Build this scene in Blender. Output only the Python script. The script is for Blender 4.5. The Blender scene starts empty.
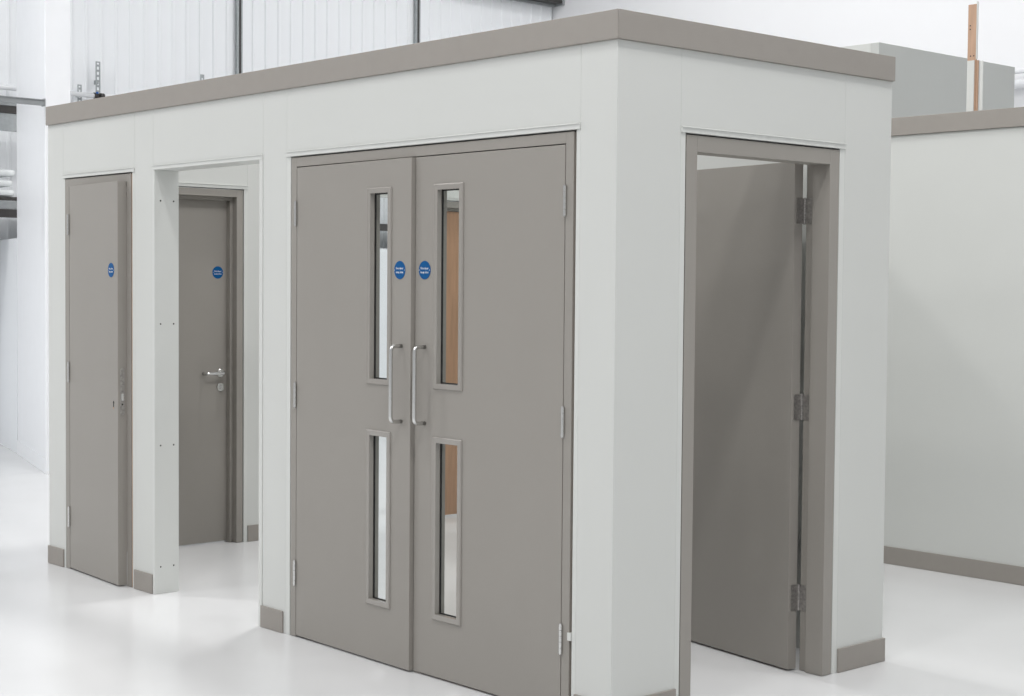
import bpy, bmesh, math, random
from mathutils import Vector, Matrix
random.seed(3)
scene = bpy.context.scene
COL = scene.collection
PI = math.pi

# ------------------------------------------------------------------ materials
def srgb(r, g, b):
    def f(c):
        c /= 255.0
        return c / 12.92 if c <= 0.04045 else ((c + 0.055) / 1.055) ** 2.4
    return (f(r), f(g), f(b), 1.0)

def mat(name, col, rough=0.5, metal=0.0, noise=0.0, nscale=8.0, bump=0.0, bscale=200.0, spec=0.5, stretch=None, rvar=0.0):
    m = bpy.data.materials.new(name); m.use_nodes = True
    nt = m.node_tree; b = nt.nodes['Principled BSDF']
    b.inputs['Base Color'].default_value = col
    b.inputs['Roughness'].default_value = rough
    b.inputs['Metallic'].default_value = metal
    b.inputs['Specular IOR Level'].default_value = spec
    tc = nt.nodes.new('ShaderNodeTexCoord')
    mp = nt.nodes.new('ShaderNodeMapping')
    nt.links.new(tc.outputs['Object'], mp.inputs['Vector'])
    if stretch: mp.inputs['Scale'].default_value = stretch
    if noise > 0 or rvar > 0:
        n = nt.nodes.new('ShaderNodeTexNoise'); n.inputs['Scale'].default_value = nscale
        n.inputs['Detail'].default_value = 5
        nt.links.new(mp.outputs['Vector'], n.inputs['Vector'])
        if noise > 0:
            r = nt.nodes.new('ShaderNodeMapRange')
            r.inputs['From Min'].default_value = 0.3; r.inputs['From Max'].default_value = 0.7
            r.inputs['To Min'].default_value = 1 - noise; r.inputs['To Max'].default_value = 1 + noise
            nt.links.new(n.outputs['Fac'], r.inputs['Value'])
            mx = nt.nodes.new('ShaderNodeVectorMath'); mx.operation = 'SCALE'
            mx.inputs[0].default_value = col[:3]
            nt.links.new(r.outputs['Result'], mx.inputs['Scale'])
            nt.links.new(mx.outputs['Vector'], b.inputs['Base Color'])
        if rvar > 0:
            r2 = nt.nodes.new('ShaderNodeMapRange')
            r2.inputs['From Min'].default_value = 0.3; r2.inputs['From Max'].default_value = 0.7
            r2.inputs['To Min'].default_value = rough - rvar; r2.inputs['To Max'].default_value = rough + rvar
            nt.links.new(n.outputs['Fac'], r2.inputs['Value'])
            nt.links.new(r2.outputs['Result'], b.inputs['Roughness'])
    if bump > 0:
        n2 = nt.nodes.new('ShaderNodeTexNoise'); n2.inputs['Scale'].default_value = bscale
        n2.inputs['Detail'].default_value = 3
        nt.links.new(mp.outputs['Vector'], n2.inputs['Vector'])
        bp = nt.nodes.new('ShaderNodeBump'); bp.inputs['Strength'].default_value = bump
        bp.inputs['Distance'].default_value = 0.002
        nt.links.new(n2.outputs['Fac'], bp.inputs['Height'])
        nt.links.new(bp.outputs['Normal'], b.inputs['Normal'])
    return m

M = {}
M['panel'] = mat('pale_grey_panel', srgb(211, 213, 210), 0.38, noise=0.008, nscale=2.5, bump=0.04, bscale=300)
M['trim'] = mat('white_trim', srgb(215, 217, 214), 0.35, noise=0.006)
M['taupe'] = mat('taupe_paint', srgb(152, 148, 142), 0.42, noise=0.012, nscale=3.0, bump=0.06, bscale=400)
M['skirt'] = mat('taupe_laminate', srgb(154, 149, 143), 0.5, noise=0.015, nscale=20, bump=0.03)
M['steel'] = mat('satin_steel', (0.68, 0.68, 0.67, 1), 0.22, 1.0, noise=0.02, nscale=60, stretch=(1, 1, 8))
M['galv'] = mat('galvanised_steel', srgb(165, 170, 172), 0.5, 0.4, noise=0.08, nscale=30)
M['oldsteel'] = mat('worn_hinge_steel', (0.40, 0.385, 0.37, 1), 0.35, 0.85, noise=0.25, nscale=90)
M['bead'] = mat('taupe_bead_gloss', srgb(152, 148, 142), 0.25, noise=0.01); M['bead'].node_tree.nodes['Principled BSDF'].inputs['Coat Weight'].default_value = 0.6
M['darkgap'] = mat('black_rubber', srgb(24, 24, 24), 0.7, noise=0.05)
M['timber'] = mat('raw_timber', srgb(190, 157, 133), 0.7, noise=0.10, nscale=6, stretch=(12, 12, 1), bump=0.2, bscale=40)
M['browndoor'] = mat('brown_veneer', srgb(176, 138, 108), 0.6, noise=0.10, nscale=5, stretch=(10, 10, 1))
M['packer'] = mat('raw_softwood', srgb(196, 158, 130), 0.8, noise=0.12, nscale=9, stretch=(8, 8, 1))
M['blue'] = mat('sign_blue', srgb(4, 84, 142), 0.55, noise=0.02, spec=0.2)
M['signwhite'] = mat('sign_white', srgb(236, 236, 234), 0.5, noise=0.01)
M['clad'] = mat('white_cladding', srgb(240, 243, 246), 0.45, noise=0.012, nscale=1.2)
M['hall'] = mat('white_hall_paint', srgb(241, 242, 244), 0.7, noise=0.008, nscale=0.7)
M['colwhite'] = mat('white_steel_paint', srgb(244, 246, 249), 0.4, noise=0.01)
M['dark'] = mat('dark_steel', srgb(58, 56, 55), 0.5, noise=0.1, nscale=12)
M['midgrey'] = mat('grey_steel', srgb(146, 150, 152), 0.5, noise=0.05, nscale=10)
M['wrap'] = mat('white_wrap', srgb(226, 230, 231), 0.4, noise=0.05, nscale=14)
M['bluebit'] = mat('blue_plastic', srgb(30, 96, 170), 0.5, noise=0.03)
M['boxpanel'] = mat('grey_green_panel', srgb(196, 199, 196), 0.45, noise=0.01, nscale=2)

def floor_mat():
    m = mat('pale_resin_floor', srgb(217, 218, 219), 0.22, noise=0.03, nscale=0.7, rvar=0.02, spec=0.25)
    nt = m.node_tree; b = nt.nodes['Principled BSDF']
    n = nt.nodes.new('ShaderNodeTexNoise'); n.inputs['Scale'].default_value = 7; n.inputs['Detail'].default_value = 2
    tc = nt.nodes.new('ShaderNodeTexCoord'); nt.links.new(tc.outputs['Object'], n.inputs['Vector'])
    bp = nt.nodes.new('ShaderNodeBump'); bp.inputs['Strength'].default_value = 0.02; bp.inputs['Distance'].default_value = 0.003
    nt.links.new(n.outputs['Fac'], bp.inputs['Height']); nt.links.new(bp.outputs['Normal'], b.inputs['Normal'])
    return m
M['floor'] = floor_mat()

def glass_mat():
    m = bpy.data.materials.new('clear_glass'); m.use_nodes = True
    nt = m.node_tree; nt.nodes.clear()
    out = nt.nodes.new('ShaderNodeOutputMaterial')
    mx = nt.nodes.new('ShaderNodeMixShader'); t = nt.nodes.new('ShaderNodeBsdfTransparent'); g = nt.nodes.new('ShaderNodeBsdfGlossy')
    fr = nt.nodes.new('ShaderNodeFresnel'); fr.inputs['IOR'].default_value = 1.3
    t.inputs['Color'].default_value = (0.95, 0.965, 0.96, 1); g.inputs['Roughness'].default_value = 0.02
    geo = nt.nodes.new('ShaderNodeNewGeometry'); sub = nt.nodes.new('ShaderNodeMath'); sub.operation = 'SUBTRACT'; sub.inputs[0].default_value = 1.0
    nt.links.new(geo.outputs['Backfacing'], sub.inputs[1])
    mul = nt.nodes.new('ShaderNodeMath'); mul.operation = 'MULTIPLY'
    nt.links.new(sub.outputs[0], mul.inputs[0]); nt.links.new(fr.outputs['Fac'], mul.inputs[1])
    nt.links.new(mul.outputs[0], mx.inputs['Fac']); nt.links.new(t.outputs[0], mx.inputs[1]); nt.links.new(g.outputs[0], mx.inputs[2])
    nt.links.new(mx.outputs[0], out.inputs['Surface'])
    return m
M['glass'] = glass_mat()

# ------------------------------------------------------------------ helpers
def box(bm, x0, x1, y0, y1, z0, z1, mi=0):
    x0, x1 = min(x0, x1), max(x0, x1); y0, y1 = min(y0, y1), max(y0, y1); z0, z1 = min(z0, z1), max(z0, z1)
    v = [bm.verts.new(p) for p in ((x0,y0,z0),(x1,y0,z0),(x1,y1,z0),(x0,y1,z0),(x0,y0,z1),(x1,y0,z1),(x1,y1,z1),(x0,y1,z1))]
    for q in ((0,3,2,1),(4,5,6,7),(0,1,5,4),(1,2,6,5),(2,3,7,6),(3,0,4,7)):
        f = bm.faces.new([v[i] for i in q]); f.material_index = mi
    return v

def prism(bm, pts, z0, z1, mi=0):
    a = [bm.verts.new((x, y, z0)) for x, y in pts]; b = [bm.verts.new((x, y, z1)) for x, y in pts]
    n = len(pts)
    fs = [bm.faces.new(a[::-1]), bm.faces.new(b)]
    for i in range(n): fs.append(bm.faces.new((a[i], a[(i+1) % n], b[(i+1) % n], b[i])))
    for f in fs: f.material_index = mi

def tube(bm, pts, r, seg=16, mi=0, cap=True):
    pts = [Vector(p) for p in pts]; rings = []
    n = len(pts)
    t0 = (pts[1] - pts[0]).normalized()
    ref = Vector((0, 0, 1)) if abs(t0.z) < 0.9 else Vector((1, 0, 0))
    nrm = t0.cross(ref).normalized()
    for i, p in enumerate(pts):
        t = (pts[min(i+1, n-1)] - pts[max(i-1, 0)]).normalized()
        nrm = (nrm - t * nrm.dot(t)).normalized(); bn = t.cross(nrm)
        rings.append([bm.verts.new(p + (nrm * math.cos(2*PI*k/seg) + bn * math.sin(2*PI*k/seg)) * r) for k in range(seg)])
    for a, b in zip(rings, rings[1:]):
        for k in range(seg):
            f = bm.faces.new((a[k], a[(k+1) % seg], b[(k+1) % seg], b[k])); f.smooth = True; f.material_index = mi
    if cap:
        bm.faces.new(rings[0][::-1]).material_index = mi; bm.faces.new(rings[-1]).material_index = mi

def rounded(path, rad, n=7):
    P = [Vector(p) for p in path]; out = [P[0]]
    for a, b, c in zip(P, P[1:], P[2:]):
        d1 = (a - b).normalized(); d2 = (c - b).normalized()
        p0 = b + d1 * rad; p1 = b + d2 * rad
        for i in range(n + 1):
            t = i / n
            out.append(p0 * (1-t)**2 + b * 2*t*(1-t) + p1 * t*t)
    out.append(P[-1]); return out

def disc(bm, c, axis, r, h, seg=32, mi=0, bev=0.0):
    axis = Vector(axis).normalized(); c = Vector(c)
    u = axis.orthogonal().normalized(); w = axis.cross(u)
    prof = [(r, 0.0), (r, h - bev), (r - bev, h)] if bev else [(r, 0.0), (r, h)]
    rings = [[bm.verts.new(c + axis * hh + (u * math.cos(2*PI*k/seg) + w * math.sin(2*PI*k/seg)) * rr) for k in range(seg)] for rr, hh in prof]
    for a, b in zip(rings, rings[1:]):
        for k in range(seg):
            f = bm.faces.new((a[k], a[(k+1) % seg], b[(k+1) % seg], b[k])); f.material_index = mi
    bm.faces.new(rings[0][::-1]).material_index = mi; bm.faces.new(rings[-1]).material_index = mi

def obj(name, bm, ms, parent=None, bevel=0.0, loc=None, rot=None):
    bmesh.ops.recalc_face_normals(bm, faces=bm.faces[:])
    me = bpy.data.meshes.new(name); bm.to_mesh(me); bm.free()
    for k in (ms if isinstance(ms, (list, tuple)) else [ms]): me.materials.append(M[k])
    o = bpy.data.objects.new(name, me); COL.objects.link(o)
    if parent: o.parent = parent
    if loc: o.location = loc
    if rot: o.rotation_euler = rot
    if bevel:
        b = o.modifiers.new('edge', 'BEVEL'); b.width = bevel; b.segments = 2; b.limit_method = 'ANGLE'; b.angle_limit = math.radians(40)
    return o

def bxo(name, x0, x1, y0, y1, z0, z1, m, parent=None, bevel=0.0):
    bm = bmesh.new(); box(bm, x0, x1, y0, y1, z0, z1); return obj(name, bm, m, parent, bevel)

def tag(o, label, cat, group=None):
    o['label'] = label; o['category'] = cat; o['kind'] = 'thing'
    if group: o['group'] = group
    return o

def thing(name, label, cat, loc=(0, 0, 0), group=None):
    o = bpy.data.objects.new(name, None); COL.objects.link(o); o.location = loc; o.empty_display_size = 0.1
    return tag(o, label, cat, group)

def struct(o):
    o['kind'] = 'structure'; return o

def holed_plate(bm, x0, x1, z0, z1, y0, y1, holes):
    """plate in the xz plane with rectangular through holes (x0,x1,z0,z1)"""
    xs = sorted({x0, x1, *[h[0] for h in holes], *[h[1] for h in holes]})
    zs = sorted({z0, z1, *[h[2] for h in holes], *[h[3] for h in holes]})
    def solid(i, j):
        if i < 0 or j < 0 or i >= len(xs)-1 or j >= len(zs)-1: return False
        cx = (xs[i]+xs[i+1])/2; cz = (zs[j]+zs[j+1])/2
        return not any(h[0] < cx < h[1] and h[2] < cz < h[3] for h in holes)
    V = {}
    def v(i, j, y):
        k = (i, j, y)
        if k not in V: V[k] = bm.verts.new((xs[i], y, zs[j]))
        return V[k]
    for i in range(len(xs)-1):
        for j in range(len(zs)-1):
            if not solid(i, j): continue
            bm.faces.new((v(i,j,y0), v(i+1,j,y0), v(i+1,j+1,y0), v(i,j+1,y0)))
            bm.faces.new((v(i,j,y1), v(i,j+1,y1), v(i+1,j+1,y1), v(i+1,j,y1)))
            for (di, dj, a, b) in ((-1,0,(i,j),(i,j+1)), (1,0,(i+1,j),(i+1,j+1)), (0,-1,(i,j),(i+1,j)), (0,1,(i,j+1),(i+1,j+1))):
                if not solid(i+di, j+dj):
                    bm.faces.new((v(*a,y0), v(*b,y0), v(*b,y1), v(*a,y1)))

def bead_ring(bm, x0, x1, z0, z1, w, y_front, y_back):
    """mitred frame: outer rect, face width w, front at y_front, running back to y_back; outer edge chamfered"""
    c = 0.004
    def ring(i, y): return [bm.verts.new(p) for p in ((x0+i, y, z0+i), (x1-i, y, z0+i), (x1-i, y, z1-i), (x0+i, y, z1-i))]
    R = [ring(0, 0.0005), ring(0, y_front + c), ring(c, y_front), ring(w, y_front + 0.001), ring(w, y_back)]
    for a, b in zip(R, R[1:]):
        for k in range(4): bm.faces.new((a[k], a[(k+1) % 4], b[(k+1) % 4], b[k]))

def text_tris(body, size):
    cu = bpy.data.curves.new('txt', 'FONT'); cu.body = body; cu.size = size; cu.align_x = 'CENTER'; cu.align_y = 'CENTER'
    cu.extrude = 0.0002
    o = bpy.data.objects.new('txt', cu); COL.objects.link(o)
    dg = bpy.context.evaluated_depsgraph_get(); ev = o.evaluated_get(dg); me = ev.to_mesh()
    vs = [v.co.copy() for v in me.vertices]; fs = [tuple(p.vertices) for p in me.polygons]
    ev.to_mesh_clear(); bpy.data.objects.remove(o); bpy.data.curves.remove(cu)
    return vs, fs

def sign_bm(c, right, out):
    """round sign: centre, direction of reading, outward normal"""
    bm = bmesh.new(); c = Vector(c); right = Vector(right); out = Vector(out); up = Vector((0, 0, 1))
    disc(bm, c, out, 0.0365, 0.0015, 40, 0, 0.0004)
    for line, dz in (('Fire door', 0.0068), ('keep shut', -0.0085)):
        vs, fs = text_tris(line, 0.0125)
        wd = max(v.x for v in vs) - min(v.x for v in vs)
        s = 0.048 / wd
        nv = [bm.verts.new(c + right * v.x * s + up * (v.y * s + dz) + out * (0.0017 + v.z)) for v in vs]
        for f in fs:
            try: bm.faces.new([nv[i] for i in f]).material_index = 1
            except ValueError: pass
    for sgn in (-1, 1):
        disc(bm, c + right * sgn * 0.0325 + out * 0.0014, out, 0.0016, 0.0006, 10, 1)
    return bm

def hinge_bm(z0, z1, at=(0, 0), r=0.0065, knuckles=5):
    bm = bmesh.new(); x, y = at; h = (z1 - z0) / knuckles
    for k in range(knuckles):
        disc(bm, (x, y, z0 + k*h + 0.0006), (0, 0, 1), r, h - 0.0012, 14)
    disc(bm, (x, y, z0 - 0.003), (0, 0, 1), r*0.7, 0.004, 12); disc(bm, (x, y, z1 - 0.001), (0, 0, 1), r*0.7, 0.004, 12)
    return bm

# ------------------------------------------------------------------ measured sizes (metres)
L = 4.332; W = 1.611; TF = 0.13; TR = 0.13; TE = 0.08; YB = 3.6
ZB = 2.40; ZT = 2.50; SK = 0.098; HT = 2.126; HO = 2.104
HINGES = ((1.802, 1.908), (1.012, 1.119), (0.230, 0.337))

# ------------------------------------------------------------------ setting
bm = bmesh.new(); box(bm, -14, 16, -16, 14, -0.1, 0.0); struct(obj('floor', bm, 'floor'))
# ribbed sheet wall, ribs standing up, facing +x
bm = bmesh.new()
prof = []; y = -2.0; pitch = 0.16
while y < 9.55:
    prof += [(-10.6, y), (-10.6, y+0.112), (-10.588, y+0.124), (-10.588, y+0.142), (-10.6, y+0.154)]
    y += pitch
prof = prof + [(-10.75, prof[-1][1]), (-10.75, -2.0)]
prism(bm, prof, 0.0, 8.0)
struct(obj('wall_left', bm, 'clad'))
bm = bmesh.new(); box(bm, -10.75, 12, 9.70, 9.85, 0, 8.0); struct(obj('wall_back', bm, 'hall'))
# lower white lining along the foot of the left wall
bm = bmesh.new()
box(bm, -9.97, -9.93, 2.62, 9.68, 0, 1.93)
for k in range(17): box(bm, -9.93, -9.922, 2.72 + k*0.4, 2.80 + k*0.4, 0, 1.93)
struct(obj('wall_left_lining', bm, 'clad'))
bm = bmesh.new()
prism(bm, [(-9.70, 2.285), (-10.56, 2.495), (-10.56, 2.55), (-9.70, 2.34)], 0, 1.93)
prism(bm, [(-9.70, 2.276), (-10.02, 2.354), (-10.02, 2.38), (-9.70, 2.30)], 0, 1.93)
struct(obj('wall_left_return', bm, 'clad'))

bm = bmesh.new(); box(bm, -10.75, 16, -16, 9.85, 8.0, 8.15); struct(obj('ceiling', bm, 'hall'))

# ------------------------------------------------------------------ the modular room
room = thing('modular_room', 'pale grey modular partition room with taupe cornice and skirting, doors in its walls', 'partition room')
BV = 0.0018
def panel(x0, x1, y0, y1, z0, z1, name='wall_panel', m='panel'): return bxo(name, x0, x1, y0, y1, z0, z1, m, room, BV)
# front run
panel(-L, -4.149, 0, TF, 0, ZB)
panel(-4.149, -3.369, 0, TF, HT, ZB, 'header_panel')
panel(-3.369, -3.184, 0, TF, 0, ZB)
panel(-3.184, -2.202, 0, TF, HT, ZB, 'header_panel')
panel(-2.202, -2.014, 0, TF, 0, ZB)
panel(-2.014, -0.179, 0, TF, HT, ZB, 'header_panel')
bm = bmesh.new(); prism(bm, [(-0.179, 0), (0, 0), (0, 0.326), (-TR, 0.326), (-TR, TF), (-0.179, TF)], 0, ZB)
obj('corner_panel', bm, 'panel', room, BV)
# right run
panel(-TR, 0, 0.326, 1.297, HT, ZB, 'header_panel')
panel(-TR, 0, 1.297, W, 0, ZB)
# back run, return and rear wall of the room
panel(-2.35, -TR, 1.528, W, 0, ZB)
panel(-2.35, -2.26, W, YB, 0, ZB)
panel(-L, -2.26, YB, YB + 0.09, 0, ZB)
# left end run (inner face at -L+TE)
XE0, XE1 = -L, -L + TE
EY = dict(d0=0.285, d1=1.222, o0=1.56, o1=2.42, b0=2.50, b1=3.44)
panel(XE0, XE1, TF, EY['d0'], 0, ZB)
panel(XE0, XE1, EY['d0'], EY['d1'], HT, ZB, 'header_panel')
panel(XE0, XE1, EY['d1'], EY['o0'], 0, ZB)
panel(XE0, XE1, EY['o0'], EY['o1'], HT, ZB, 'header_panel')
panel(XE0, XE1, EY['o1'], EY['b0'], 0, ZB)
panel(XE0, XE1, EY['b0'], EY['b1'], HT, ZB, 'header_panel')
panel(XE0, XE1, EY['b1'], YB, 0, ZB)
# cornice caps (one run per wall, mitred by overlap-free ends)
def cornice(pts):
    bm = bmesh.new(); prism(bm, pts, ZB, ZT); return obj('cornice', bm, 'skirt', room, 0.002)
c = 0.014
cornice([(-L, -c), (0.014, -c), (-TR-c, TF+c), (-L+TE+c, TF+c)])
cornice([(0.014, -c), (0.014, W+0.001), (-TR-c, 1.528-c), (-TR-c, TF+c)])
cornice([(0.014, W+0.001), (-2.26+c, W+0.001), (-2.35-c, 1.528-c), (-TR-c, 1.528-c)])
cornice([(-2.26+c, W+0.001), (-2.26+c, YB-c), (-2.35-c, YB-c), (-2.35-c, 1.528-c)])
cornice([(-2.35-c, YB-c), (-2.26+c, YB-c), (-2.26+c, YB+0.09+c), (-L, YB+0.09+c), (-L+TE+c, YB-c)])
cornice([(-L, -c), (-L+TE+c, TF+c), (-L+TE+c, YB-c), (-L, YB+0.09+c)])
# skirtings
s = 0.009
def skirt(x0, x1, y0, y1, p=room): return bxo('skirting_board', x0, x1, y0, y1, 0.001, SK, 'skirt', p, 0.0015)
skirt(-L-0.001, -4.151, -s, 0); skirt(-3.369, -3.186, -s, 0); skirt(-2.206, -2.031, -s, 0)
skirt(-0.178, s, -s, 0); skirt(0, s, 0, 0.328); skirt(0, s, 1.299, W)
skirt(XE1, XE1+s, 1.226, 1.556); skirt(XE1, XE1+s, 2.44, 2.49); skirt(XE1, XE1+s, 0.132, 0.27)
skirt(-2.35, s, W, W+s); skirt(-2.26, -2.26+s, W+s, YB-0.01); skirt(-2.358, -2.30, 1.70, 1.701)
# white edge trims round the openings
def head_trim(x0, x1, y0, y1, proud_axis):
    bm = bmesh.new()
    if proud_axis == 'y':
        box(bm, x0, x1, -0.006, y1, HO, HT); box(bm, x0, x1, -0.010, -0.006, HT-0.004, HT)
    else:
        box(bm, x0, 0.006 if x1 == 0 else x1, y0, y1, HO, HT)
        box(bm, (0.006 if x1 == 0 else x1), (0.010 if x1 == 0 else x1+0.004), y0, y1, HT-0.004, HT)
    return obj('opening_trim', bm, 'trim', room, 0.0012)
def side_trim(x0, x1, y0, y1): return bxo('opening_trim', x0, x1, y0, y1, 0.0, HO, 'trim', room, 0.0012)
head_trim(-4.149, -3.369, 0, TF, 'y'); head_trim(-3.184, -2.202, 0, TF, 'y'); head_trim(-2.014, -0.179, 0, TF, 'y')
head_trim(-TR, 0, 0.326, 1.297, 'x')
side_trim(-4.149, -4.132, 0.0, TF); side_trim(-3.395, -3.369, 0.0, TF)
side_trim(-2.014, -1.984, 0.0, TF)
side_trim(-0.199, -0.179, 0.0, TF)
side_trim(-TR, 0.0, 0.326, 0.352); side_trim(-TR, 0.0, 1.265, 1.297)
# end-wall trims (inside face)
def end_head(y0, y1):
    bm = bmesh.new(); box(bm, XE0, XE1+0.006, y0, y1, HO, HT); box(bm, XE1+0.006, XE1+0.010, y0, y1, HT-0.004, HT)
    return obj('opening_trim', bm, 'trim', room, 0.0012)
end_head(EY['d0'], EY['d1']); end_head(EY['o0'], EY['o1']); end_head(EY['b0'], EY['b1'])
for a, b in ((EY['d0'], 0.302), (1.198, EY['d1']), (EY['o0'], 1.58), (2.40, EY['o1']), (EY['b0'], 2.522), (3.42, EY['b1'])):
    side_trim(XE0, XE1+0.003, a, b)
# plain white lined opening: linings with screw holes
for (x0, x1, face, hx) in ((-3.184, -3.166, -3.166, 1), (-2.228, -2.202, -2.228, -1)):
    lin = side_trim(x0, x1, -0.004, TF + 0.002)
    lin.name = 'jamb_lining'
    for z in (0.135, 0.741, 1.345, 1.953):
        for yy in (0.03, 0.103):
            bm = bmesh.new(); disc(bm, (face + hx*0.0001, yy, z), (hx, 0, 0), 0.0042, 0.0004, 14)
            obj('screw_hole', bm, 'darkgap', lin)

# ------------------------------------------------------------------ rear partition wall on the right
pw = thing('partition_wall', 'plain pale grey wall with taupe cornice and skirting, behind the partition room', 'partition wall', (0, YB, 0))
def ch(o, p): o.parent = p; o.matrix_parent_inverse = p.matrix_basis.inverted(); return o
for x0, x1 in ((-2.235, 0.95), (0.95, 3.4)):
    ch(bxo('wall_panel', x0, x1, YB, YB+0.09, 0, ZB, 'panel', None, BV), pw)
ch(bxo('cornice', -2.235, 3.4, YB-c, YB+0.09+c, ZB, ZT, 'skirt', None, 0.002), pw)
ch(bxo('skirting_board', -2.235, 3.4, YB-s, YB, 0.001, SK, 'skirt', None, 0.0015), pw)

# ------------------------------------------------------------------ doors
def frame_front(p, x0, x1, z1, face, leaf_t=0.046, depth=TF, y0=0.0, mname='taupe'):
    bm = bmesh.new(); st = 0.013
    box(bm, x0, x0+face, y0, y0+depth, 0.002, z1); box(bm, x1-face, x1, y0, y0+depth, 0.002, z1)
    box(bm, x0+face, x1-face, y0, y0+depth, z1-face, z1)
    a, b = y0+leaf_t+0.004, y0+depth
    box(bm, x0+face, x0+face+st, a, b, 0.002, z1-face); box(bm, x1-face-st, x1-face, a, b, 0.002, z1-face)
    box(bm, x0+face+st, x1-face-st, a, b, z1-face-st, z1-face)
    return obj('door_frame', bm, mname, p, 0.0012)

def glazing(leaf, x0, x1, z0, z1, t):
    w = 0.023
    bm = bmesh.new(); bead_ring(bm, x0, x1, z0, z1, w, -0.007, 0.018)
    obj('glazing_bead', bm, 'bead', leaf)
    bm = bmesh.new(); bead_ring(bm, x0, x1, z0, z1, 0.0145, -0.005, 0.023)
    for v in bm.verts: v.co.y = t - v.co.y
    obj('glazing_bead', bm, 'bead', leaf)
    bm = bmesh.new()
    g = 0.004
    for (a, b, c_, d_) in ((x0+w, x0+w+g, z0+w, z1-w), (x1-w-g, x1-w, z0+w, z1-w), (x0+w+g, x1-w-g, z0+w, z0+w+g), (x0+w+g, x1-w-g, z1-w-g, z1-w)):
        box(bm, a, b, 0.017, 0.0235, c_, d_)
    gk = obj('gasket', bm, 'darkgap', leaf); gk['label'] = 'black gasket round the glass'
    bm = bmesh.new(); box(bm, x0+w-0.006, x1-w+0.006, 0.0175, 0.0230, z0+w-0.006, z1-w+0.006)
    obj('glass_pane', bm, 'glass', leaf)

def pull_handle(leaf, x, za, zb, so=0.053, r=0.0082):
    bm = bmesh.new()
    tube(bm, rounded([(x, -0.001, za), (x, -so, za), (x, -so, zb), (x, -so, zb), (x, -0.001, zb)][0:3] + [(x, -0.001, zb)], 0.022, 8), r, 18)
    o = obj('pull_handle', bm, 'steel', leaf); o['label'] = 'satin steel D-shaped pull handle'
    return o

# --- double door in the front wall
dd = thing('double_door', 'taupe double door with narrow glazed panels and two D-shaped steel pull handles', 'door')
frame_front(dd, -1.978, -0.212, 2.098, 0.040)
bm = bmesh.new(); box(bm, -0.209, -0.201, 0.018, TF, 0.002, 2.098); gp = obj('packing_strip', bm, 'packer', dd); gp['label'] = 'raw timber packing beside the frame'
bm = bmesh.new(); box(bm, -0.218, -0.2, -0.004, 0.012, 0.284, 0.312); gp = obj('fixing_wedge', bm, 'trim', dd); gp['label'] = 'small white wedge beside the frame'
T = 0.046
def leaf_double(sign, pivot, width, rot, ups):
    """sign +1: leaf runs to +x from its pivot; -1: to -x"""
    xa, xb = (0.0035, width) if sign > 0 else (-width, -0.0035)
    bm = bmesh.new()
    (gx0, gx1) = ups
    hs = [(gx0+0.012, gx1-0.012, 1.143+0.012, 1.944-0.012), (gx0+0.012, gx1-0.012, 0.234+0.012, 0.956-0.012)]
    holed_plate(bm, xa, xb, 0.008, 2.054, 0.0, T, hs)
    leaf = obj('door_leaf', bm, 'taupe', dd, 0.0012, (pivot, 0.0, 0), (0, 0, rot))
    glazing(leaf, gx0, gx1, 1.143, 1.944, T); glazing(leaf, gx0, gx1, 0.234, 0.956, T)
    for z0, z1 in HINGES:
        hg = obj('hinge', hinge_bm(z0, z1, (-0.001*sign, -0.0055)), 'steel', leaf); hg['label'] = 'steel hinge knuckle'
    return leaf
PL = -1.938; PR = -0.252
left = leaf_double(1, PL, 0.827, math.radians(-1.3), (0.5335, 0.6995))
left['label'] = 'left leaf, slightly ajar'
pull_handle(left, 0.768, 1.306, 1.004)
obj('safety_sign', sign_bm((1.938-1.184, -0.0002, 1.609), (1, 0, 0), (0, -1, 0)), ['blue', 'signwhite'], left)['label'] = 'round blue sign reading Fire door keep shut'
right = leaf_double(-1, PR, 0.8555, 0.0, (-0.988+0.252, -0.811+0.252))
right['label'] = 'right leaf, closed'
pull_handle(right, -1.042+0.252, 1.306, 1.005)
obj('safety_sign', sign_bm((-1.047+0.252, -0.0002, 1.609), (1, 0, 0), (0, -1, 0)), ['blue', 'signwhite'], right)['label'] = 'round blue sign reading Fire door keep shut'

# --- narrow single door at the left end of the front
sd = thing('single_door', 'narrow plain taupe door standing slightly ajar at the far left of the front wall', 'door')
frame_front(sd, -4.130, -3.408, 2.098, 0.044)
bm = bmesh.new(); box(bm, -3.406, -3.397, 0.004, TF, 0.002, 2.098); gp = obj('packing_strip', bm, 'packer', sd); gp['label'] = 'raw timber packing beside the frame'
bm = bmesh.new(); holed_plate(bm, 0.002, 0.629, 0.008, 2.060, 0, 0.048, [])
leaf1 = obj('door_leaf', bm, 'taupe', sd, 0.0012, (-4.084, 0, 0), (0, 0, math.radians(-4.4)))
for z0, z1 in HINGES:
    obj('hinge', hinge_bm(z0, z1, (-0.001, -0.0055)), 'steel', leaf1)['label'] = 'steel hinge knuckle'
obj('safety_sign', sign_bm((0.549, -0.0002, 1.611), (1, 0, 0), (0, -1, 0)), ['blue', 'signwhite'], leaf1)['label'] = 'round blue sign reading Fire door keep shut'
bm = bmesh.new()   # lock faceplate with rounded ends in the leaf edge
n = 10; pts = []
for k in range(n+1):
    a = PI*k/n; pts.append((0.024 + 0.011*math.cos(a), 1.105 + 0.011*math.sin(a)))
for k in range(n+1):
    a = PI + PI*k/n; pts.append((0.024 + 0.011*math.cos(a), 0.886 + 0.011*math.sin(a)))
va = [bm.verts.new((0.6292, y, z)) for y, z in pts]; vb = [bm.verts.new((0.6305, y, z)) for y, z in pts]
bm.faces.new(va[::-1]); bm.faces.new(vb)
for k in range(len(pts)): bm.faces.new((va[k], va[(k+1) % len(pts)], vb[(k+1) % len(pts)], vb[k]))
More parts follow.
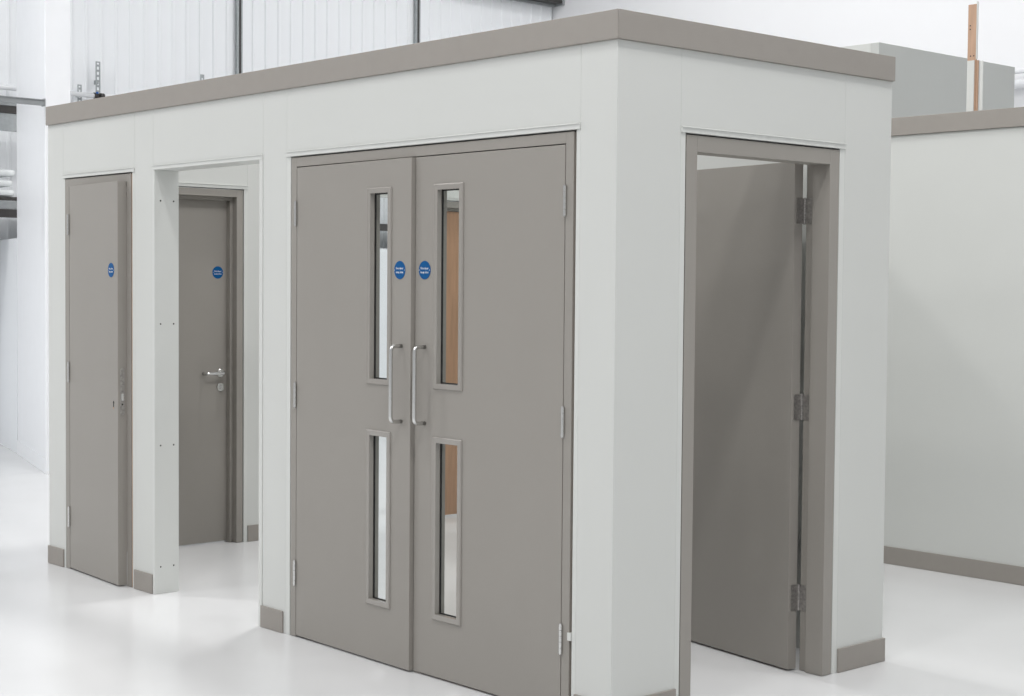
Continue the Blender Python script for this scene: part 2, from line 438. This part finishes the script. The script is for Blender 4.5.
lp = obj('lock_plate', bm, 'oldsteel', leaf1); lp['label'] = 'grey steel lock faceplate in the leaf edge'
bm = bmesh.new(); box(bm, 0.6305, 0.6345, 0.017, 0.031, 0.95, 0.985); obj('latch', bm, 'steel', leaf1)
bm = bmesh.new(); box(bm, 0.6304, 0.6308, 0.02, 0.028, 0.926, 0.934); obj('bolt_hole', bm, 'darkgap', leaf1)
bm = bmesh.new(); disc(bm, (0.577, 0.0002, 0.938), (0, -1, 0), 0.008, 0.0005, 16); box(bm, 0.572, 0.582, -0.0004, 0.0002, 0.908, 0.936)
obj('keyhole', bm, 'darkgap', leaf1)['label'] = 'dark keyhole slot'
bm = bmesh.new(); box(bm, 0.573, 0.581, -0.0006, -0.0004, 0.905, 0.915); obj('keyhole_edge', bm, 'packer', leaf1)

# --- door seen through the plain opening, in the left end wall (opens outward)
ed = thing('end_wall_door', 'closed taupe fire door with steel lever handle, seen through the open white doorway', 'door')
def end_frame(p, y0, y1, m='taupe'):
    bm = bmesh.new(); f = 0.042; st = 0.020; xi = XE1; xs = xi - 0.043; xo = xi - 0.135; z1 = 2.098
    box(bm, xo, xi, y0, y0+f, 0.002, z1); box(bm, xo, xi, y1-f, y1, 0.002, z1); box(bm, xo, xi, y0+f, y1-f, z1-f, z1)
    xl = xi - 0.081
    box(bm, xl, xs, y0+f, y0+f+st, 0.002, z1-f); box(bm, xl, xs, y1-f-st, y1-f, 0.002, z1-f); box(bm, xl, xs, y0+f+st, y1-f-st, z1-f-st, z1-f)
    return obj('door_frame', bm, m, p, 0.0012)
end_frame(ed, 0.305, 1.192)
bm = bmesh.new(); box(bm, -4.380, -4.334, 0.350, 1.147, 0.008, 2.052)
lf = obj('door_leaf', bm, 'taupe', ed, 0.0012)
xl = -4.334
obj('safety_sign', sign_bm((xl+0.0002, 1.070, 1.611), (0, 1, 0), (1, 0, 0)), ['blue', 'signwhite'], lf)['label'] = 'round blue sign reading Fire door keep shut'
bm = bmesh.new()
disc(bm, (xl, 1.088, 1.014), (1, 0, 0), 0.026, 0.009, 28, 0, 0.002)
tube(bm, rounded([(xl+0.008, 1.088, 1.014), (xl+0.055, 1.088, 1.014), (xl+0.055, 0.966, 1.014), (xl+0.012, 0.966, 1.014)], 0.017, 6), 0.0095, 14)
obj('lever_handle', bm, 'steel', lf)['label'] = 'satin steel lever handle on round rose'
bm = bmesh.new(); disc(bm, (xl, 1.088, 0.930), (1, 0, 0), 0.026, 0.009, 28, 0, 0.002); box(bm, xl+0.009, xl+0.022, 1.0845, 1.0915, 0.914, 0.946)
obj('turn_latch', bm, 'steel', lf)['label'] = 'round steel thumb turn below the lever'

# --- raw brown door further along the end wall, seen through the right glazed leaf
bd = thing('brown_door', 'unpainted brown door seen through the glazing of the right leaf of the double door', 'door')
end_frame(bd, 2.525, 3.417)
bm = bmesh.new(); box(bm, -4.334, -4.290, 2.59, 3.352, 0.012, 2.034)
bl = obj('door_leaf', bm, 'browndoor', bd, 0.0012); bl['label'] = 'raw brown timber leaf'

# --- door standing open in the right-hand wall
rd = thing('open_door', 'taupe door swung open into the room in the right-hand wall, three hinges showing', 'door')
bm = bmesh.new()
fy0, fy1, ff = 0.357, 1.262, 0.059
xr = -0.085; xb = -0.125
z1 = 2.098
box(bm, xr, 0, fy0, fy0+ff, 0.002, z1); box(bm, xr, 0, fy1-ff, fy1, 0.002, z1); box(bm, xr, 0, fy0+ff, fy1-ff, z1-ff, z1)
rb = ff - 0.015
box(bm, xb, xr, fy0, fy0+rb, 0.002, z1); box(bm, xb, xr, fy1-rb, fy1, 0.002, z1); box(bm, xb, xr, fy0+rb, fy1-rb, z1-rb, z1)
fr = obj('door_frame', bm, 'taupe', rd, 0.0012)
px_, py_ = -0.131, 1.2150
ang = math.radians(-90 - 9)
# closed position: runs towards -y from the pivot; local y = along leaf (negative), local x: 0.006..0.050 towards the frame
bm = bmesh.new(); box(bm, 0.0065, 0.0525, -0.794, -0.004, 0.008, 2.056)
ol = obj('door_leaf', bm, 'taupe', rd, 0.0012, (px_, py_, 0), (0, 0, ang))
for z0, z1_ in ((1.808, 1.910), (1.020, 1.122), (0.246, 0.350)):
    hb = hinge_bm(z0, z1_, (px_, py_), 0.006)
    box(hb, px_+0.006, px_+0.042, fy1-rb-0.0028, fy1-rb-0.0003, z0, z1_)     # flap on the frame rebate
    hg = obj('hinge', hb, 'oldsteel', rd); hg['label'] = 'open steel butt hinge'
    bm = bmesh.new(); box(bm, 0.003, 0.040, -0.0038, -0.0012, z0, z1_)
    for zz in (z0+0.018, z0+0.05, z0+0.083):
        disc(bm, (0.022 + 0.006*(1 if zz == z0+0.05 else -1), -0.0012, zz), (0, 1, 0), 0.0035, 0.0005, 10)
    obj('hinge_flap', bm, 'oldsteel', ol)

# ------------------------------------------------------------------ things behind and above
# tall panelled enclosure at the back right
tp = thing('tall_enclosure', 'tall plain grey panelled enclosure rising above the rear partition wall at the right', 'enclosure', (-2.6, 5.1, 0))
XB = -2.0
ch(bxo('side_panel', XB-0.06, XB, 4.352, 5.42, 0, 3.07, 'boxpanel', None, 0.002), tp)
ch(bxo('side_panel', XB-0.06, XB, 5.50, 5.933, 0, 3.07, 'boxpanel', None, 0.002), tp)
ch(bxo('edge_strip', XB-0.06, XB+0.004, 5.475, 5.4995, 0, 3.07, 'trim', None, 0.001), tp)['label'] = 'white edge strip'
ch(bxo('front_panel', -3.4, XB-0.06, 4.352, 4.41, 0, 3.07, 'panel', None, 0.002), tp)
ch(bxo('back_panel', -3.4, XB-0.06, 5.875, 5.933, 0, 3.07, 'boxpanel', None, 0.002), tp)
ch(bxo('side_panel', -3.46, -3.4, 4.352, 5.933, 0, 3.07, 'boxpanel', None, 0.002), tp)

# upright timber beside a white board, behind the rear partition wall
tb = thing('timber_post', 'tall raw timber upright with white board strip, sticking up behind the rear partition wall', 'timber', (-0.97, 3.76, 0))
bm = bmesh.new(); box(bm, -1.000, -0.948, 3.752, 3.766, 0, 3.10); ch(obj('stud', bm, 'timber', None, 0.002), tb)
bm = bmesh.new(); box(bm, -0.9475, -0.943, 3.752, 3.764, 2.80, 3.112); ch(obj('board_strip', bm, 'trim', None), tb)['label'] = 'white board edge'
bm = bmesh.new(); box(bm, -0.9475, -0.938, 3.757, 3.77, 0, 2.795); ch(obj('side_batten', bm, 'timber', None), tb)
bm = bmesh.new(); box(bm, -0.996, -0.953, 3.745, 3.7515, 0, 2.795); ch(obj('cover_board', bm, 'trim', None, 0.001), tb)['label'] = 'white board on the front of the timber'
bm = bmesh.new(); box(bm, -0.923, -0.905, 3.757, 3.762, 0, 2.79); ch(obj('edge_board', bm, 'trim', None, 0.001), tb)['label'] = 'narrow white board beside the timber'
for (x, z) in ((-0.985, 2.985), (-0.985, 2.965), (-0.98, 2.82), (-0.96, 2.82)):
    bm = bmesh.new(); disc(bm, (x, 3.7519, z), (0, -1, 0), 0.004, 0.0005, 10); ch(obj('nail_hole', bm, 'dark'), tb)

# pipes along the hall's rear wall at the far right
for z, r, lab in ((3.585, 0.02, 'thin white pipe on the rear hall wall, upper of two at the far right'), (3.47, 0.042, 'thick white pipe on the rear hall wall, lower of two at the far right')):
    bm = bmesh.new(); tube(bm, [(-4.1 - 0.3, 9.6, z), (4.0, 9.6, z)], r, 14)
    for xx in (-3.6, -0.8, 2.0):
        box(bm, xx-0.02, xx+0.02, 9.6, 9.695, z-0.02, z+0.02)
    tag(obj('pipe', bm, 'colwhite'), lab, 'pipe')

# white steel column at far left
cl = thing('steel_column', 'big white steel column standing at the far left beyond the room', 'column', (-8.6, 1.95, 0))
bm = bmesh.new(); box(bm, -8.12, -8.09, 1.788, 2.0, 0, 8); ch(obj('flange', bm, 'colwhite', None, 0.003), cl)
bm = bmesh.new(); prism(bm, [(-8.122, 1.80), (-9.081, 2.089), (-9.665, 2.267), (-9.66, 2.30), (-9.081, 2.125), (-8.122, 1.84)], 0, 8); ch(obj('web', bm, 'colwhite'), cl)
bm = bmesh.new(); prism(bm, [(-8.125, 1.792), (-9.081, 2.081), (-9.67, 2.259), (-9.67, 2.266), (-9.081, 2.088), (-8.125, 1.799)], 0, 0.12); ch(obj('plinth', bm, 'colwhite'), cl)
bm = bmesh.new()   # rail butting against the column, running towards the viewer's left
box(bm, -8.14, -8.095, 0.9, 1.778, 2.946, 2.985); box(bm, -8.14, -8.085, 0.9, 1.778, 2.985, 2.992); box(bm, -8.145, -8.09, 1.778, 1.786, 2.94, 3.0)
tag(obj('rail', bm, 'midgrey'), 'grey steel rail butting against the white column', 'rail')

# vertical dark joint strips on the ribbed wall
for y, lab in ((5.136, 'dark vertical steel strip on the ribbed wall, nearer one to the white column'), (7.52, 'dark vertical steel strip on the ribbed wall, farther one from the white column')):
    t = thing('steel_strip', lab, 'strip', (-10.58, y, 0))
    bm = bmesh.new(); box(bm, -10.58, -10.55, y-0.034, y+0.034, 0, 4.97); ch(obj('channel', bm, 'galv'), t)
    bm = bmesh.new(); box(bm, -10.55, -10.545, y-0.008, y+0.014, 0, 4.97); ch(obj('slot', bm, 'dark'), t)

# white service pipe with coupling on the ribbed wall
pp = thing('service_pipe', 'white service pipe running along the ribbed wall behind the column', 'pipe', (-10.45, 3, 3.36))
bm = bmesh.new(); tube(bm, [(-10.45, 0.5, 3.355), (-10.45, 3.42, 3.355)], 0.024, 14); ch(obj('tube', bm, 'colwhite'), pp)
bm = bmesh.new(); tube(bm, [(-10.45, 3.52, 3.36), (-10.45, 8.5, 3.36)], 0.024, 14); ch(obj('tube', bm, 'colwhite'), pp)
bm = bmesh.new(); tube(bm, [(-10.45, 3.418, 3.357), (-10.45, 3.46, 3.357)], 0.03, 14); tube(bm, [(-10.45, 3.48, 3.357), (-10.45, 3.522, 3.357)], 0.03, 14); box(bm, -10.455, -10.445, 3.45, 3.49, 3.34, 3.37); ch(obj('coupling', bm, 'dark'), pp)['label'] = 'dark pipe coupling'
bm = bmesh.new(); box(bm, -10.43, -10.41, 3.43, 3.448, 3.375, 3.392); ch(obj('clip', bm, 'bluebit'), pp)['label'] = 'small blue clip'
# slotted steel brackets
for (y, z0, z1, w, lab) in ((3.495, 3.30, 3.70, 0.045, 'tall slotted steel bracket on the ribbed wall beside the pipe coupling'),
                            (3.30, 3.26, 3.458, 0.04, 'short slotted steel bracket on the ribbed wall behind the white pipe'),
                            (4.664, 3.50, 3.683, 0.04, 'small steel bracket just showing above the cornice, left of the dark strip'),
                            (2.46, 3.2, 3.46, 0.05, 'slotted steel bracket on the ribbed wall left of the column')):
    bm = bmesh.new(); x = -10.52
    box(bm, x, x+0.012, y-w/2, y-w/2+0.008, z0, z1); box(bm, x, x+0.012, y+w/2-0.008, y+w/2, z0, z1)
    z = z0
    while z < z1 - 0.03:
        box(bm, x, x+0.012, y-w/2+0.008, y+w/2-0.008, z, z+0.02); z += 0.05
    box(bm, x, x+0.012, y-w/2+0.008, y+w/2-0.008, z1-0.012, z1)
    box(bm, x-0.06, x, y-0.01, y+0.01, (z0+z1)/2-0.02, (z0+z1)/2+0.02)
    tag(obj('bracket', bm, 'galv'), lab, 'bracket')

# eaves beam high on the ribbed wall
eb = thing('eaves_beam', 'dark steel beam high in the corner where the ribbed wall meets the rear wall', 'beam', (-10.4, 9, 5))
bm = bmesh.new(); box(bm, -10.57, -10.53, -1, 9.66, 4.985, 5.03); ch(obj('bottom_flange', bm, 'midgrey'), eb)
bm = bmesh.new(); box(bm, -10.529, -10.40, -1, 9.66, 5.013, 5.5); ch(obj('web', bm, 'dark'), eb)['label'] = 'dark beam side'
bm = bmesh.new()
prism(bm, [(-10.57, 9.661), (-10.39, 9.661), (-10.39, 9.69), (-10.57, 9.69)], 4.99, 5.5)
ch(obj('end_plate', bm, 'midgrey'), eb)

# racking along the left wall with wrapped boards
rk = thing('storage_rack', 'dark steel storage rack along the left wall beyond the white column', 'rack', (-10.2, 4.5, 0))
def rkp(name, *a, m='dark'):
    bm = bmesh.new(); box(bm, *a); return ch(obj(name, bm, m), rk)
rkp('beam', -10.05, -9.99, 1.2, 8.8, 2.125, 2.20)
rkp('beam', -10.05, -9.99, 1.2, 2.62, 2.28, 2.312)
rkp('beam', -10.05, -9.99, 1.2, 8.8, 3.07, 3.135)
rkp('shelf_edge_or_shade', -10.05, -9.985, 1.2, 3.0, 3.137, 3.215, m='midgrey')
rkp('shelf_edge_or_shade', -10.05, -9.99, 1.2, 2.62, 2.205, 2.275, m='midgrey')
rkp('shelf_edge_or_shade', -10.05, -10.0, 1.2, 3.0, 2.91, 3.068, m='galv')  # grey strip standing in for the shade under the shelf above
rkp('shelf', -10.5, -10.06, 1.2, 8.8, 2.17, 2.195, m='midgrey')
for y in (2.75, 4.8, 6.75, 8.7): rkp('upright', -10.05, -9.99, y-0.03, y+0.03, 0.0, 3.3, m='midgrey')
for k, (z, e) in enumerate(((2.318, 2.40), (2.405, 2.385), (2.50, 2.41))):
    bm = bmesh.new(); y1 = e
    box(bm, -10.40, -9.995, 1.25, y1, z, z+0.058)
    o = obj('wrapped_board', bm, 'wrap', None, 0.022)
    tag(o, ('lowest', 'middle', 'topmost')[k] + ' white wrapped board in the short stack on the rack, left of the column', 'board', 'wrapped boards on the rack')
for k, (y, w, h, m_, lab) in enumerate(((6.42, 0.10, 0.11, 'wrap', 'small white carton on the rack, seen through the left glazed leaf'), (6.56, 0.09, 0.17, 'midgrey', 'small grey carton on the rack, seen through the left glazed leaf'))):
    bm = bmesh.new(); box(bm, -10.3, -10.06, y-w/2, y+w/2, 2.1955, 2.196+h); box(bm, -10.06, -10.058, y-0.02, y+0.02, 2.22, 2.25, 1)
    tag(obj('carton', bm, [m_, 'bluebit'], None, 0.002), lab, 'carton')

# ------------------------------------------------------------------ camera (solved from the photo's straight edges)
R = ((0.668472, 0.743691, 0.008312), (-0.035546, 0.020784, 0.999152), (-0.742887, 0.668200, -0.040329))
cam = bpy.data.cameras.new('camera'); co = bpy.data.objects.new('camera', cam); COL.objects.link(co)
cam.sensor_width = 36; cam.sensor_fit = 'HORIZONTAL'; cam.lens = 1585.496 * 36 / 1024
r, u, f = (Vector(v) for v in R)
m4 = Matrix(((r.x, u.x, -f.x, 3.8308), (r.y, u.y, -f.y, -3.9225), (r.z, u.z, -f.z, 1.5571), (0, 0, 0, 1)))
co.matrix_world = m4
cam.clip_start = 0.05; cam.clip_end = 200
scene.camera = co

# ------------------------------------------------------------------ light: unseen hall lamps overhead, added fill lamps among them, and the bright white hall around
w = bpy.data.worlds.new('hall'); scene.world = w; w.use_nodes = True
w.node_tree.nodes['Background'].inputs[0].default_value = (0.985, 0.99, 1.0, 1)
w.node_tree.nodes['Background'].inputs[1].default_value = 0.55
def lamp(x, y, z, p, size=1.0, col=(1.0, 0.985, 0.97)):
    l = bpy.data.lights.new('hall_or_fill_lamp', 'AREA'); l.shape = 'SQUARE'; l.size = size; l.energy = p; l.color = col
    o = bpy.data.objects.new('hall_or_fill_lamp', l); COL.objects.link(o); o.location = (x, y, z)
for x, y, p in ((-8, -10, 90), (-7.6, -3.0, 240), (-3, 7.0, 85), (5, 7.2, 75), (2.5, -2, 175), (-3.2, 1.6, 175), (-4.5, -6, 70), (0.8, -4, 100), (-5.5, 6.5, 45),
                (2, 2.5, 75), (-7, 7, 80), (-13, -6, 40), (1.5, 0.2, 60), (-5, -9, 130), (11, -7, 55), (-3, -14, 30)):  # several added only to lift the rear wall, cladding and room interior
    lamp(x, y, 7.6, p, 0.6)

vs = scene.view_settings
vs.view_transform = 'Standard'; vs.look = 'None'; vs.exposure = -0.07; vs.gamma = 1.0; vs.use_curve_mapping = False
